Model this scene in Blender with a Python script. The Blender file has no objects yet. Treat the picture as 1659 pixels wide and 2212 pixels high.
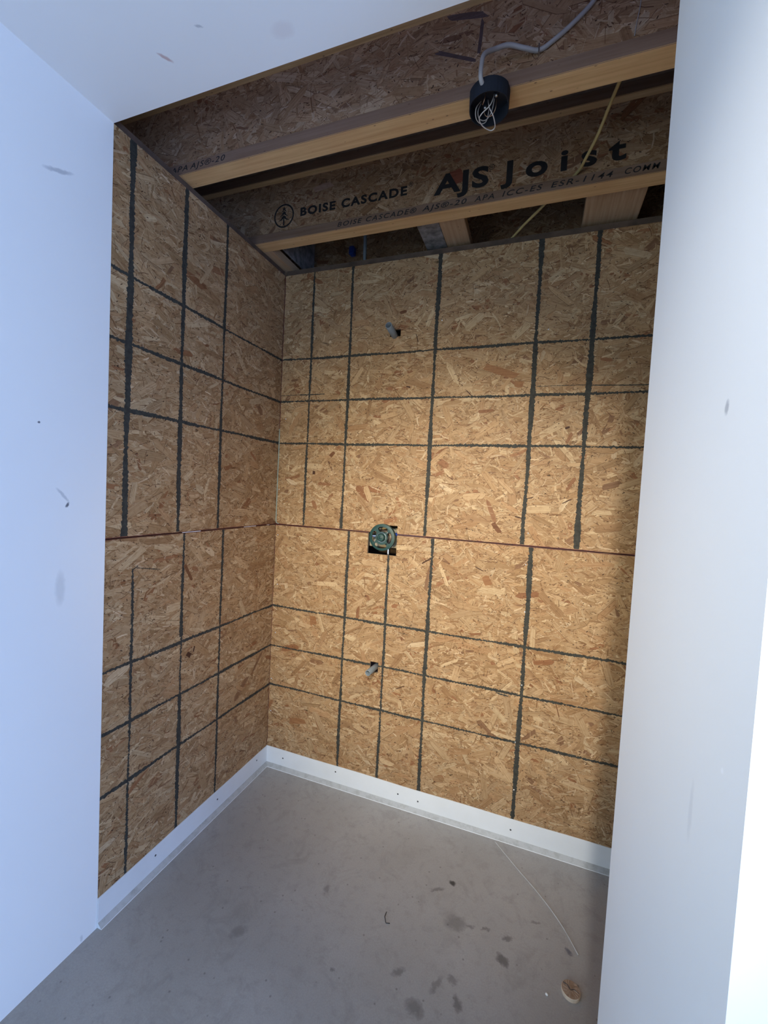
import bpy, bmesh, math, random
from mathutils import Vector, Matrix
S = bpy.context.scene
COL = S.collection

# ------------------------------------------------------------------ camera
CAM = Vector((1.2299713, -1.80514065, 1.43392073))
M0 = Vector((0.9382567482877849, 0.34198940095460384, 0.05212987557191636))
M1 = Vector((0.06507524395339531, -0.02648101872663338, -0.9975289310449125))
M2 = Vector((-0.339763869351699, 0.9393306155352922, -0.047101038218395334))
cd = bpy.data.cameras.new('camera')
cam = bpy.data.objects.new('camera', cd)
COL.objects.link(cam)
mw = Matrix.Identity(4)
for i, a in enumerate((M0, -M1, -M2)):
    for j in range(3):
        mw[j][i] = a[j]
mw.translation = CAM
cam.matrix_world = mw
cd.sensor_fit = 'HORIZONTAL'
cd.sensor_width = 36.0
cd.lens = 908.9037 / 1659 * 36
cd.clip_start = 0.01
S.camera = cam

# ------------------------------------------------------------------ world, lights, exposure
S.view_settings.view_transform = 'Standard'
S.view_settings.look = 'None'
S.view_settings.gamma = 1
S.view_settings.use_curve_mapping = False
S.view_settings.exposure = 0.0
S.cycles.max_bounces = 8
S.cycles.diffuse_bounces = 6
W = bpy.data.worlds.new('world')
S.world = W
W.use_nodes = True
W.node_tree.nodes['Background'].inputs[0].default_value = (0.46, 0.55, 1.0, 1)
W.node_tree.nodes['Background'].inputs[1].default_value = 1.1


def light(name, kind, loc, aim, energy, color, **kw):
    l = bpy.data.lights.new(name, kind)
    l.energy = energy
    l.color = color
    for k, v in kw.items():
        setattr(l, k, v)
    o = bpy.data.objects.new(name, l)
    COL.objects.link(o)
    o.location = loc
    o.rotation_euler = (Vector(aim) - Vector(loc)).to_track_quat('-Z', 'Y').to_euler()
    return o


light('unseen_side_daylight', 'AREA', (3.75, -3.4, 0.68), (0.0, -1.6, 0.8), 106.0, (0.29, 0.50, 1.0),  # unseen window, set low so the upper walls and joists stay dark
      shape='RECTANGLE', size=1.4, size_y=1.1)
light('added_left_daylight', 'AREA', (-0.22, -3.75, 1.30), (1.6, -1.2, 1.3), 46.0, (0.66, 0.80, 0.70),  # unseen window light, added to brighten the right jamb
      shape='RECTANGLE', size=1.1, size_y=1.6)
light('added_high_spot', 'SPOT', (1.21, -2.55, 2.28), (0.97, 0, 0.88), 322.0, (0.85, 0.83, 0.79),  # added spot without a known fixture, lights lower back wall and floor
      shadow_soft_size=0.06, spot_size=math.radians(49), spot_blend=1.0)
light('added_mid_spot', 'SPOT', (1.0, -2.7, 1.45), (0.70, 0, 1.12), 210.0, (0.74, 0.60, 0.30),  # added warm spot behind the camera, no known lamp stands there
      shadow_soft_size=0.06, spot_size=math.radians(52), spot_blend=1.0)


# ------------------------------------------------------------------ node helpers
class NT:
    def __init__(s, name):
        s.m = bpy.data.materials.new(name)
        s.m.use_nodes = True
        s.t = s.m.node_tree
        s.n = s.t.nodes
        s.b = s.n['Principled BSDF']

    def new(s, typ, **kw):
        n = s.n.new(typ)
        for k, v in kw.items():
            setattr(n, k, v)
        return n

    def link(s, a, b):
        s.t.links.new(a, b)

    def val(s, x, sock):
        if isinstance(x, (int, float)):
            sock.default_value = x
        elif isinstance(x, (tuple, list)):
            sock.default_value = tuple(x) + ((1,) if len(x) == 3 and len(sock.default_value) == 4 else ())
        else:
            s.link(x, sock)

    def math(s, op, a, b=0.0, clamp=False):
        n = s.new('ShaderNodeMath', operation=op, use_clamp=clamp)
        s.val(a, n.inputs[0])
        s.val(b, n.inputs[1])
        return n.outputs[0]

    def mix(s, f, a, b, blend='MIX'):
        n = s.new('ShaderNodeMix', data_type='RGBA', blend_type=blend)
        s.val(f, n.inputs[0])
        s.val(a, n.inputs[6])
        s.val(b, n.inputs[7])
        return n.outputs[2]

    def noise(s, vec, scale, detail=4, rough=0.55, dist=0.0):
        n = s.new('ShaderNodeTexNoise')
        s.val(scale, n.inputs['Scale'])
        n.inputs['Detail'].default_value = detail
        n.inputs['Roughness'].default_value = rough
        n.inputs['Distortion'].default_value = dist
        if vec is not None:
            s.link(vec, n.inputs['Vector'])
        return n.outputs['Fac'], n.outputs['Color']

    def ramp(s, fac, lo, hi, a=0.0, b=1.0):
        n = s.new('ShaderNodeMapRange')
        n.clamp = True
        s.val(fac, n.inputs[0])
        for i, v in enumerate((lo, hi, a, b)):
            n.inputs[i + 1].default_value = v
        return n.outputs[0]

    def coord(s):
        return s.new('ShaderNodeNewGeometry').outputs['Position']

    def vmath(s, op, a, b=(0, 0, 0)):
        n = s.new('ShaderNodeVectorMath', operation=op)
        s.val(a, n.inputs[0])
        s.val(b, n.inputs[1])
        return n.outputs['Value'] if op in ('LENGTH', 'DOT_PRODUCT', 'DISTANCE') else n.outputs[0]

    def bump(s, h, strength, dist):
        n = s.new('ShaderNodeBump')
        n.inputs['Strength'].default_value = strength
        n.inputs['Distance'].default_value = dist
        s.link(h, n.inputs['Height'])
        s.link(n.outputs[0], s.b.inputs['Normal'])

    def spots(s, base, pos, lst, wob=0.012, wsc=45):
        """lst: (centre, long axis dir, other dir, long radius, short radius, colour, strength): dirt marks in object space"""
        _, nc = s.noise(pos, wsc, 4, 0.65)
        off = s.vmath('SUBTRACT', nc, (0.5, 0.5, 0.5))
        sc = s.new('ShaderNodeVectorMath', operation='SCALE')
        s.link(off, sc.inputs[0])
        sc.inputs['Scale'].default_value = wob
        p = s.vmath('ADD', pos, sc.outputs[0])
        for c, d1, d2, r1, r2, colr, st in lst:
            q = s.vmath('SUBTRACT', p, tuple(c))
            a = s.math('MULTIPLY', s.vmath('DOT_PRODUCT', q, tuple(d1)), 1 / r1)
            b = s.math('MULTIPLY', s.vmath('DOT_PRODUCT', q, tuple(d2)), 1 / r2)
            r = s.math('ADD', s.math('MULTIPLY', a, a), s.math('MULTIPLY', b, b))
            f = s.ramp(r, 1.25, 0.25, 0.0, st)
            base = s.mix(f, base, colr)
        return base


def simple(name, col, rough=0.6, metal=0.0, var=0.12, scale=30, bump=0.0, spec=0.5):
    t = NT(name)
    p = t.coord()
    f, _ = t.noise(p, scale, 4)
    c = t.mix(t.ramp(f, 0.3, 0.7), tuple(x * (1 - var) for x in col), tuple(min(1, x * (1 + var)) for x in col))
    t.val(c, t.b.inputs['Base Color'])
    t.b.inputs['Roughness'].default_value = rough
    t.b.inputs['Metallic'].default_value = metal
    t.b.inputs['Specular IOR Level'].default_value = spec
    if bump:
        t.bump(f, bump, 0.002)
    return t.m


def lumber(name, col, axis=0, rough=0.7):
    t = NT(name)
    p = t.coord()
    mp = t.new('ShaderNodeMapping')
    t.link(p, mp.inputs[0])
    sc = [90, 90, 90]
    sc[axis] = 3
    mp.inputs['Scale'].default_value = sc
    f, _ = t.noise(mp.outputs[0], 1.0, 5, 0.6, 0.4)
    g, _ = t.noise(p, 5, 3)
    c = t.mix(t.ramp(f, 0.3, 0.75), tuple(x * 1.12 for x in col), (col[0] * 0.72, col[1] * 0.62, col[2] * 0.5))
    c = t.mix(t.ramp(g, 0.35, 0.7, 0, 0.45), c, (col[0] * 0.8, col[1] * 0.62, col[2] * 0.55))
    vo = t.new('ShaderNodeTexVoronoi')
    mp2 = t.new('ShaderNodeMapping')
    t.link(p, mp2.inputs[0])
    s2 = [9, 9, 9]
    s2[axis] = 4
    mp2.inputs['Scale'].default_value = s2
    t.link(mp2.outputs[0], vo.inputs['Vector'])
    c = t.mix(t.ramp(vo.outputs['Distance'], 0.10, 0.03, 0, 0.8), c, (0.07, 0.035, 0.02))
    t.val(c, t.b.inputs['Base Color'])
    t.b.inputs['Roughness'].default_value = rough
    t.bump(f, 0.25, 0.001)
    return t.m


# --- strand board: strand colour and grain direction come from the strands themselves
def strand_mat(name, dark=1.0, tint=(1, 1, 1)):
    t = NT(name)
    at = t.new('ShaderNodeAttribute', attribute_name='strand')
    uv = t.new('ShaderNodeUVMap', uv_map='UVMap')
    mp = t.new('ShaderNodeMapping')
    t.link(uv.outputs[0], mp.inputs[0])
    mp.inputs['Scale'].default_value = (9, 300, 1)
    f, _ = t.noise(mp.outputs[0], 1.0, 4, 0.7, 0.2)
    g, _ = t.noise(t.coord(), 55, 5, 0.7)
    c = t.mix(t.ramp(f, 0.30, 0.72), at.outputs['Color'], t.mix(1.0, at.outputs['Color'], (0.55, 0.45, 0.36), 'MULTIPLY'))
    c = t.mix(t.ramp(g, 0.50, 0.72, 0, 0.55), c, t.mix(1.0, c, (0.58, 0.48, 0.38), 'MULTIPLY'))
    h, _ = t.noise(t.coord(), 4.5, 3, 0.5)
    c = t.mix(t.ramp(h, 0.35, 0.7, 0, 0.35), c, t.mix(1.0, c, (0.86, 0.76, 0.66), 'MULTIPLY'))
    c = t.mix(1.0, c, tuple(x * dark for x in tint), 'MULTIPLY')
    t.val(c, t.b.inputs['Base Color'])
    t.b.inputs['Roughness'].default_value = 0.62
    t.b.inputs['Specular IOR Level'].default_value = 0.25
    t.bump(t.math('ADD', f, g), 0.35, 0.0008)
    return t.m


M_STRAND = strand_mat('strand_board_face', 0.83, (1.0, 0.96, 0.94))
M_JOISTWEB = strand_mat('joist_web_strands', 0.75, (1.0, 0.93, 1.0))
M_EDGE = simple('board_edge', (0.36, 0.27, 0.18), 0.8)
M_MARK = simple('black_marker', (0.045, 0.043, 0.036), 0.75, var=0.35, scale=60, spec=0.2)
M_RED = simple('red_edge_paint', (0.11, 0.018, 0.018), 0.6, var=0.4, scale=80)
M_LUM = lumber('flange_lumber', (0.68, 0.46, 0.23))
M_FLSIDE = lumber('dark_flange_side', (0.20, 0.125, 0.085))  # darker lumber colour for the flange side faces
M_LUMY = lumber('block_lumber', (0.52, 0.37, 0.23), 1)
M_GREYBOARD = simple('grey_board', (0.22, 0.20, 0.19), 0.85, var=0.5, scale=35)
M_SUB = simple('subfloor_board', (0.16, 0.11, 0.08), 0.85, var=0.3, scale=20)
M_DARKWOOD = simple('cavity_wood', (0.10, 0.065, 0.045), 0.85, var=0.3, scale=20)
M_INK = simple('black_ink', (0.010, 0.009, 0.010), 0.8, var=0.3, scale=90)
M_PVC = simple('grey_plastic_pipe', (0.22, 0.26, 0.29), 0.35, var=0.04)
M_GREEN = simple('green_plastic', (0.012, 0.047, 0.040), 0.5, var=0.1)
M_BRASS = simple('valve_metal', (0.22, 0.17, 0.14), 0.45, 0.8)  # kept dark: the shadow of the guard is put into this colour
M_CHROME = simple('chrome_metal', (0.75, 0.77, 0.78), 0.18, 1.0, var=0.02)
M_BLUE = simple('blue_plastic', (0.02, 0.06, 0.28), 0.4)
M_BLACKP = simple('black_plastic', (0.004, 0.007, 0.014), 0.8, var=0.2)
M_CABLE = simple('grey_cable_jacket', (0.38, 0.35, 0.33), 0.5, var=0.06)
M_YEL = simple('yellow_cable_jacket', (0.42, 0.33, 0.14), 0.5, var=0.06)
M_WIRE = simple('white_wire', (0.60, 0.54, 0.50), 0.45, var=0.04)
M_COPPER = simple('bare_copper', (0.60, 0.36, 0.24), 0.35, 1.0)
M_STEEL = simple('screw_steel', (0.60, 0.60, 0.58), 0.3, 1.0)
M_NAIL = simple('bright_nail', (0.9, 0.9, 0.88), 0.25, 0.6)
M_HOLE = simple('screw_head_dark', (0.035, 0.035, 0.04), 0.6)
M_GAPLIGHT = simple('pale_green_gap_light', (0.34, 0.40, 0.33), 0.5)
M_PLUG = lumber('plug_wood', (0.36, 0.27, 0.20), 1)
M_PLUGS = simple('plug_side', (0.62, 0.50, 0.38), 0.7)
M_STRING = simple('pale_string', (0.50, 0.49, 0.47), 0.6)
M_PEB = simple('white_chip', (0.75, 0.75, 0.73), 0.6)


def wallboard(name, marks, col=(0.88, 0.88, 0.87)):
    t = NT(name)
    p = t.coord()
    f, _ = t.noise(p, 260, 3)
    g, _ = t.noise(p, 3, 3)
    c = t.mix(t.ramp(g, 0.3, 0.7), tuple(x * 0.985 for x in col), col)
    c = t.spots(c, p, marks, 0.010, 60)
    t.val(c, t.b.inputs['Base Color'])
    t.b.inputs['Roughness'].default_value = 0.6
    t.b.inputs['Specular IOR Level'].default_value = 0.3
    t.bump(f, 0.06, 0.0006)
    return t.m


def dirs(a, b):
    a, b = Vector(a), Vector(b)
    d = (b - a)
    L = d.length
    d.normalize()
    return (a + b) / 2, d, L / 2


def mark(a, b, normal, w, colr, st):
    c, d, L = dirs(a, b)
    return (c, d, d.cross(Vector(normal)).normalized(), L, w, colr, st)


X, Y, Z = (1, 0, 0), (0, 1, 0), (0, 0, 1)
GR = (0.30, 0.32, 0.36)
M_WL = wallboard('wallboard_left', [
    mark((0, -1.077, 2.211), (0, -1.003, 2.243), X, 0.006, GR, 0.55),
    mark((0, -1.034, 1.40), (0, -0.999, 1.358), X, 0.005, GR, 0.45),
    mark((0, -1.001, 1.36), (0, -1.009, 1.345), X, 0.004, (0.08, 0.09, 0.12), 0.9),
    mark((0, -1.081, 1.572), (0, -1.076, 1.567), X, 0.004, (0.08, 0.09, 0.12), 0.9),
    ((0, -1.02, 1.12), Y, Z, 0.014, 0.05, (0.5, 0.5, 0.5), 0.35),
    ((0, -0.942, 0.015), Y, Z, 0.004, 0.012, (0.5, 0.5, 0.5), 0.5)])
M_WR = wallboard('wallboard_right', [
    ((1.4115, -1.261, 1.542), Y, Z, 0.006, 0.008, GR, 0.6),
    ((1.4115, -1.3265, 1.187), Y, Z, 0.003, 0.004, (0.95, 0.95, 0.95), 0.8),
    ((1.4115, -1.26, 1.10), Y, Z, 0.006, 0.035, (0.6, 0.6, 0.62), 0.3)])
M_CEIL = wallboard('wallboard_ceiling', [
    mark((0.295, -1.008, 2.465), (0.318, -0.978, 2.465), Z, 0.005, (0.50, 0.30, 0.28), 0.7),
    mark((0.43, -1.03, 2.465), (0.45, -1.02, 2.465), Z, 0.003, GR, 0.5),
    ((0.62, -0.96, 2.465), X, Y, 0.03, 0.02, (0.74, 0.68, 0.68), 0.4)])
M_WPL = wallboard('wallboard_plain', [])


def base_mat():
    t = NT('white_metal_trim')
    p = t.coord()
    f, _ = t.noise(p, 9, 4)
    c = t.mix(t.ramp(f, 0.35, 0.75, 0, 0.5), (0.78, 0.79, 0.79), (0.70, 0.71, 0.71))
    t.val(c, t.b.inputs['Base Color'])
    t.b.inputs['Roughness'].default_value = 0.45
    return t.m


def lip_mat():
    t = NT('dusty_trim_lip')
    p = t.coord()
    f, _ = t.noise(p, 35, 5, 0.7)
    c = t.mix(t.ramp(f, 0.45, 0.75, 0, 0.8), (0.47, 0.47, 0.46), (0.30, 0.29, 0.27))
    t.val(c, t.b.inputs['Base Color'])
    t.b.inputs['Roughness'].default_value = 0.6
    return t.m


M_BASE, M_LIP = base_mat(), lip_mat()


def floor_mat():
    t = NT('grey_concrete')
    p = t.coord()
    f1, _ = t.noise(p, 2.2, 5, 0.6)
    f2, _ = t.noise(p, 28, 6, 0.7)
    f3, _ = t.noise(p, 220, 4, 0.7)
    c = t.mix(t.ramp(f1, 0.3, 0.7), (0.345, 0.325, 0.305), (0.42, 0.40, 0.38))
    c = t.mix(t.ramp(f2, 0.52, 0.78, 0, 0.45), c, (0.20, 0.185, 0.17))
    c = t.mix(t.ramp(f3, 0.35, 0.65, 0, 0.25), c, (0.22, 0.20, 0.19))
    f4, _ = t.noise(p, 9, 5, 0.7, 0.8)
    c = t.mix(t.ramp(f4, 0.53, 0.68, 0, 0.40), c, (0.24, 0.22, 0.205))
    vo = t.new('ShaderNodeTexVoronoi')
    vo.inputs['Scale'].default_value = 24
    t.link(p, vo.inputs['Vector'])
    c = t.mix(t.ramp(vo.outputs['Distance'], 0.10, 0.04, 0, 0.6), c, (0.14, 0.125, 0.115))
    D = (0.12, 0.113, 0.11)
    L = [((1.0282, -0.2866, 0), X, Y, 0.0125, 0.0125, (0.045, 0.042, 0.04), 0.95),
         mark((0.955, -0.35, 0), (1.005, -0.322, 0), Z, 0.008, D, 0.6),
         mark((1.03, -0.45, 0), (1.10, -0.41, 0), Z, 0.028, D, 0.5),
         mark((1.095, -0.425, 0), (1.13, -0.42, 0), Z, 0.008, D, 0.5),
         mark((1.145, -0.418, 0), (1.18, -0.405, 0), Z, 0.006, D, 0.6),
         mark((1.215, -0.425, 0), (1.245, -0.405, 0), Z, 0.009, D, 0.65),
         mark((1.205, -0.47, 0), (1.24, -0.50, 0), Z, 0.017, D, 0.8),
         mark((1.412, -0.367, 0), (1.425, -0.388, 0), Z, 0.009, (0.1, 0.1, 0.13), 0.8),
         mark((0.915, -0.655, 0), (0.945, -0.625, 0), Z, 0.014, D, 0.6),
         mark((0.738, -0.715, 0), (0.752, -0.708, 0), Z, 0.009, D, 0.6),
         mark((0.97, -0.70, 0), (1.03, -0.715, 0), Z, 0.02, D, 0.6),
         mark((1.03, -0.66, 0), (1.06, -0.60, 0), Z, 0.009, D, 0.5),
         mark((1.10, -0.63, 0), (1.12, -0.67, 0), Z, 0.014, D, 0.7),
         mark((1.07, -0.59, 0), (1.10, -0.61, 0), Z, 0.010, D, 0.5),
         mark((1.30, -0.325, 0), (1.335, -0.315, 0), Z, 0.006, D, 0.5),
         mark((0.60, -0.50, 0), (0.62, -0.48, 0), Z, 0.014, D, 0.45),
         mark((0.40, -0.75, 0), (0.44, -0.71, 0), Z, 0.02, D, 0.4)]
    c = t.spots(c, p, L, 0.034, 48)
    t.val(c, t.b.inputs['Base Color'])
    t.b.inputs['Roughness'].default_value = 0.55
    t.b.inputs['Specular IOR Level'].default_value = 0.35
    t.bump(t.math('ADD', f2, f3), 0.12, 0.001)
    return t.m


M_FLOOR = floor_mat()


# ------------------------------------------------------------------ mesh helpers
def link(name, me, mats, parent=None):
    o = bpy.data.objects.new(name, me)
    for m in (mats if isinstance(mats, (list, tuple)) else [mats]):
        me.materials.append(m)
    COL.objects.link(o)
    if parent:
        o.parent = parent
    return o


def tag(o, label=None, cat=None, group=None, kind=None):
    if label:
        o['label'] = label
    if cat:
        o['category'] = cat
    if group:
        o['group'] = group
    if kind:
        o['kind'] = kind
    return o


def empty(name, loc=(0, 0, 0)):
    o = bpy.data.objects.new(name, None)
    o.empty_display_size = 0.05
    COL.objects.link(o)
    o.location = loc
    return o


def bm_obj(name, bm, mats, parent=None, smooth=False):
    me = bpy.data.meshes.new(name)
    bmesh.ops.recalc_face_normals(bm, faces=bm.faces)
    if smooth:
        for f in bm.faces:
            f.smooth = True
    bm.to_mesh(me)
    bm.free()
    o = link(name, me, mats, parent)
    if parent:                        # geometry is written in world space: keep it there
        o.matrix_parent_inverse = Matrix.Translation(-parent.location)
    return o


def box(bm, x0, x1, y0, y1, z0, z1, mi=0):
    v = [bm.verts.new(p) for p in ((x0, y0, z0), (x1, y0, z0), (x1, y1, z0), (x0, y1, z0),
                                   (x0, y0, z1), (x1, y0, z1), (x1, y1, z1), (x0, y1, z1))]
    for q in ((0, 3, 2, 1), (4, 5, 6, 7), (0, 1, 5, 4), (1, 2, 6, 5), (2, 3, 7, 6), (3, 0, 4, 7)):
        bm.faces.new([v[i] for i in q]).material_index = mi


def box_obj(name, b, mat, parent=None, bevel=0.0):
    bm = bmesh.new()
    box(bm, *b)
    if bevel:
        bmesh.ops.bevel(bm, geom=bm.edges[:], offset=bevel, segments=2, affect='EDGES')
    return bm_obj(name, bm, mat, parent)


def catmull(pts, n=10):
    P = [Vector(p) for p in pts]
    P = [P[0] * 2 - P[1]] + P + [P[-1] * 2 - P[-2]]
    out = []
    for i in range(1, len(P) - 2):
        a, b, c, d = P[i - 1:i + 3]
        for k in range(n):
            t = k / n
            out.append(0.5 * ((2 * b) + (c - a) * t + (2 * a - 5 * b + 4 * c - d) * t * t + (3 * b - a - 3 * c + d) * t ** 3))
    out.append(P[-2])
    return out


def tube(bm, pts, r, seg=10, caps=True, flat=1.0):
    rings = []
    up = Vector((0.13, 0.21, 0.97))
    for i, p in enumerate(pts):
        d = (pts[min(i + 1, len(pts) - 1)] - pts[max(i - 1, 0)]).normalized()
        a = d.cross(up)
        if a.length < 1e-3:
            a = d.cross(Vector((1, 0, 0)))
        a.normalize()
        b = a.cross(d).normalized()
        up = b.copy()
        rr = r[i] if isinstance(r, (list, tuple)) else r
        rings.append([bm.verts.new(p + a * rr * math.cos(k * 2 * math.pi / seg) + b * rr * flat * math.sin(k * 2 * math.pi / seg)) for k in range(seg)])
    for i in range(len(rings) - 1):
        for k in range(seg):
            bm.faces.new((rings[i][k], rings[i][(k + 1) % seg], rings[i + 1][(k + 1) % seg], rings[i + 1][k]))
    if caps:
        bm.faces.new(rings[0][::-1])
        bm.faces.new(rings[-1])


def tube_obj(name, pts, r, mat, parent=None, n=10, seg=10, smoothpath=True):
    bm = bmesh.new()
    tube(bm, catmull(pts, n) if smoothpath else [Vector(p) for p in pts], r, seg)
    return bm_obj(name, bm, mat, parent, True)


def lathe(bm, prof, origin, axis, seg=32, closed=False):
    """prof: list of (radius, height along axis)"""
    ax = Vector(axis).normalized()
    a = ax.orthogonal().normalized()
    b = ax.cross(a)
    o = Vector(origin)
    rings = []
    for r, h in prof:
        rings.append([bm.verts.new(o + ax * h + (a * math.cos(k * 2 * math.pi / seg) + b * math.sin(k * 2 * math.pi / seg)) * r) for k in range(seg)])
    n = len(rings)
    for i in range(n if closed else n - 1):
        for k in range(seg):
            bm.faces.new((rings[i][k], rings[i][(k + 1) % seg], rings[(i + 1) % n][(k + 1) % seg], rings[(i + 1) % n][k]))
    return rings


# ------------------------------------------------------------------ strand board
PAL = [(0.62, 0.435, 0.240), (0.56, 0.38, 0.203), (0.68, 0.495, 0.285), (0.50, 0.33, 0.170), (0.59, 0.40, 0.215),
       (0.74, 0.57, 0.345), (0.55, 0.355, 0.188), (0.47, 0.295, 0.150), (0.63, 0.45, 0.258), (0.58, 0.41, 0.232)]
RAREP = [(0.42, 0.22, 0.11), (0.38, 0.19, 0.09), (0.78, 0.62, 0.40), (0.34, 0.20, 0.11)]


class Face:
    """polygons laid on a plane (s, t) -> world, with strand colour and grain coordinates"""

    def __init__(s, org, u, v, n):
        s.o, s.u, s.v, s.n = Vector(org), Vector(u), Vector(v), Vector(n)
        s.V, s.F, s.C, s.UV, s.MI = [], [], [], [], []

    def poly(s, pts, h, col, uvf, mi):
        i0 = len(s.V)
        for a, b in pts:
            s.V.append(s.o + s.u * a + s.v * b + s.n * h)
        s.F.append(tuple(range(i0, i0 + len(pts))))
        for a, b in pts:
            s.C.extend((col[0], col[1], col[2], 1.0))
            s.UV.extend(uvf(a, b))
        s.MI.append(mi)

    def boxw(s, a0, a1, b0, b1, d0, d1, mi):
        i0 = len(s.V)
        for h in (d0, d1):
            for a, b in ((a0, b0), (a1, b0), (a1, b1), (a0, b1)):
                s.V.append(s.o + s.u * a + s.v * b + s.n * h)
        for q in ((0, 3, 2, 1), (4, 5, 6, 7), (0, 1, 5, 4), (1, 2, 6, 5), (2, 3, 7, 6), (3, 0, 4, 7)):
            s.F.append(tuple(i0 + k for k in q))
            for k in q:
                s.C.extend((0.30, 0.185, 0.09, 1.0))
                s.UV.extend((0, 0))
            s.MI.append(mi)

    def build(s, name, mats, parent=None):
        me = bpy.data.meshes.new(name)
        me.from_pydata(s.V, [], s.F)
        ca = me.color_attributes.new('strand', 'FLOAT_COLOR', 'CORNER')
        ca.data.foreach_set('color', s.C)
        uv = me.uv_layers.new(name='UVMap')
        uv.data.foreach_set('uv', s.UV)
        for m in mats:
            me.materials.append(m)
        me.polygons.foreach_set('material_index', s.MI)
        me.update()
        o = bpy.data.objects.new(name, me)
        COL.objects.link(o)
        if parent:
            o.parent = parent
            o.matrix_parent_inverse = Matrix.Translation(-parent.location)
        return o


def clip(poly, r):
    for ax, lim, sg in ((0, r[0], 1), (0, r[1], -1), (1, r[2], 1), (1, r[3], -1)):
        out = []
        n = len(poly)
        for i in range(n):
            p, q = poly[i], poly[(i + 1) % n]
            dp, dq = (p[ax] - lim) * sg, (q[ax] - lim) * sg
            if dp >= 0:
                out.append(p)
            if (dp >= 0) != (dq >= 0):
                t = dp / (dp - dq)
                out.append((p[0] + (q[0] - p[0]) * t, p[1] + (q[1] - p[1]) * t))
        poly = out
        if len(poly) < 3:
            return None
    return poly


def strands(F, rects, seed, dens=1.0, lean=0.0, spread=1.1, mi=1):
    R = random.Random(seed)
    s0, s1 = min(r[0] for r in rects), max(r[1] for r in rects)
    t0, t1 = min(r[2] for r in rects), max(r[3] for r in rects)
    A = (s1 - s0) * (t1 - t0)
    lay = [(900, (0.06, 0.15), (0.014, 0.036), 0.00004, 0.00020),
           (2300, (0.030, 0.10), (0.006, 0.020), 0.00020, 0.00040),
           (1900, (0.018, 0.060), (0.0022, 0.007), 0.00026, 0.00046),
           (1300, (0.012, 0.045), (0.0009, 0.0020), 0.00044, 0.00058),
           (3000, (0.003, 0.010), (0.0010, 0.0030), 0.00030, 0.00060),
           (190, (0.05, 0.13), (0.014, 0.032), 0.00034, 0.00052)]
    for li, (den, Lr, Wr, h0, h1) in enumerate(lay):
        N = int(den * A * dens)
        for i in range(N):
            h = h0 + (h1 - h0) * i / N
            cs, ct = R.uniform(s0, s1), R.uniform(t0, t1)
            if R.random() < 0.62:
                th = R.gauss(lean, 0.45 * spread)
            else:
                th = R.uniform(0, math.pi)
            L = R.uniform(*Lr) / 2
            w = R.uniform(*Wr) / 2
            if li < 2 or li == 5:
                k = R.random()
                col = R.choice(PAL) if k > 0.045 else R.choice(RAREP)
            elif li == 2:
                col = R.choice(PAL + [(0.80, 0.62, 0.40), (0.36, 0.21, 0.10)])
            elif li == 3:
                col = R.choice([(0.78, 0.62, 0.41), (0.20, 0.10, 0.05), (0.27, 0.15, 0.07), (0.33, 0.19, 0.09), (0.72, 0.54, 0.33)])
            else:
                col = R.choice([(0.14, 0.07, 0.035), (0.20, 0.11, 0.055), (0.07, 0.035, 0.02), (0.26, 0.15, 0.08), (0.75, 0.6, 0.4)])
            g = R.uniform(0.88, 1.10)
            col = tuple(c * g for c in col)
            q = w * R.uniform(-0.4, 0.4)
            e1, e2, e3, e4 = (R.uniform(0.55, 1.0) for _ in range(4))
            bend = R.uniform(-0.12, 0.12) * L if li in (1, 2, 3) else 0
            loc = [(-L, q - w * 0.25 * e1), (-L * e1, -w), (0, -w * R.uniform(0.85, 1.1) + bend), (L * e2, -w * 0.9), (L, q + w * 0.3),
                   (L * e3, w), (0, w * R.uniform(0.85, 1.1) + bend), (-L * e4, w * 0.9)]
            ca, sa = math.cos(th), math.sin(th)
            pts = [(cs + a * ca - b * sa, ct + a * sa + b * ca) for a, b in loc]
            ou, ov = R.uniform(0, 50), R.uniform(0, 50)

            def uvf(a, b):
                return ((a - cs) * ca + (b - ct) * sa + ou, -(a - cs) * sa + (b - ct) * ca + ov)
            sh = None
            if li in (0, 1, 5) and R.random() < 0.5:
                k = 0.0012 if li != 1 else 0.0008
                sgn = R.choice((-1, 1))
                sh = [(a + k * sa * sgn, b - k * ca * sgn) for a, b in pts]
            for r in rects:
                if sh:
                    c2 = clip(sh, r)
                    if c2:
                        F.poly(c2, h - 0.00001, (0.20, 0.11, 0.05), uvf, mi)  # dark edge beneath: gap shade between strands put into the colour
                c1 = clip(pts, r)
                if c1:
                    F.poly(c1, h, col, uvf, mi)


def knots(F, lst, mi=1):
    """dark single flakes and knots that the photograph shows: (s, t, half length, half width, angle, colour)"""
    R = random.Random(9)
    for i, (cs, ct, L, w, an, col) in enumerate(lst):
        ca, sa = math.cos(an), math.sin(an)
        pts = []
        for k in range(10):
            a = k * math.pi / 5
            r = R.uniform(.75, 1.1)
            cx_, sy_ = math.cos(a + .31), math.sin(a + .31)
            x, y = L * r * math.copysign(abs(cx_) ** .45, cx_), w * r * math.copysign(abs(sy_) ** .45, sy_)
            pts.append((cs + x * ca - y * sa, ct + x * sa + y * ca))
        F.poly(pts, 0.00064 + 0.00001 * i, col, lambda a, b: (a, b), mi)


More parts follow.
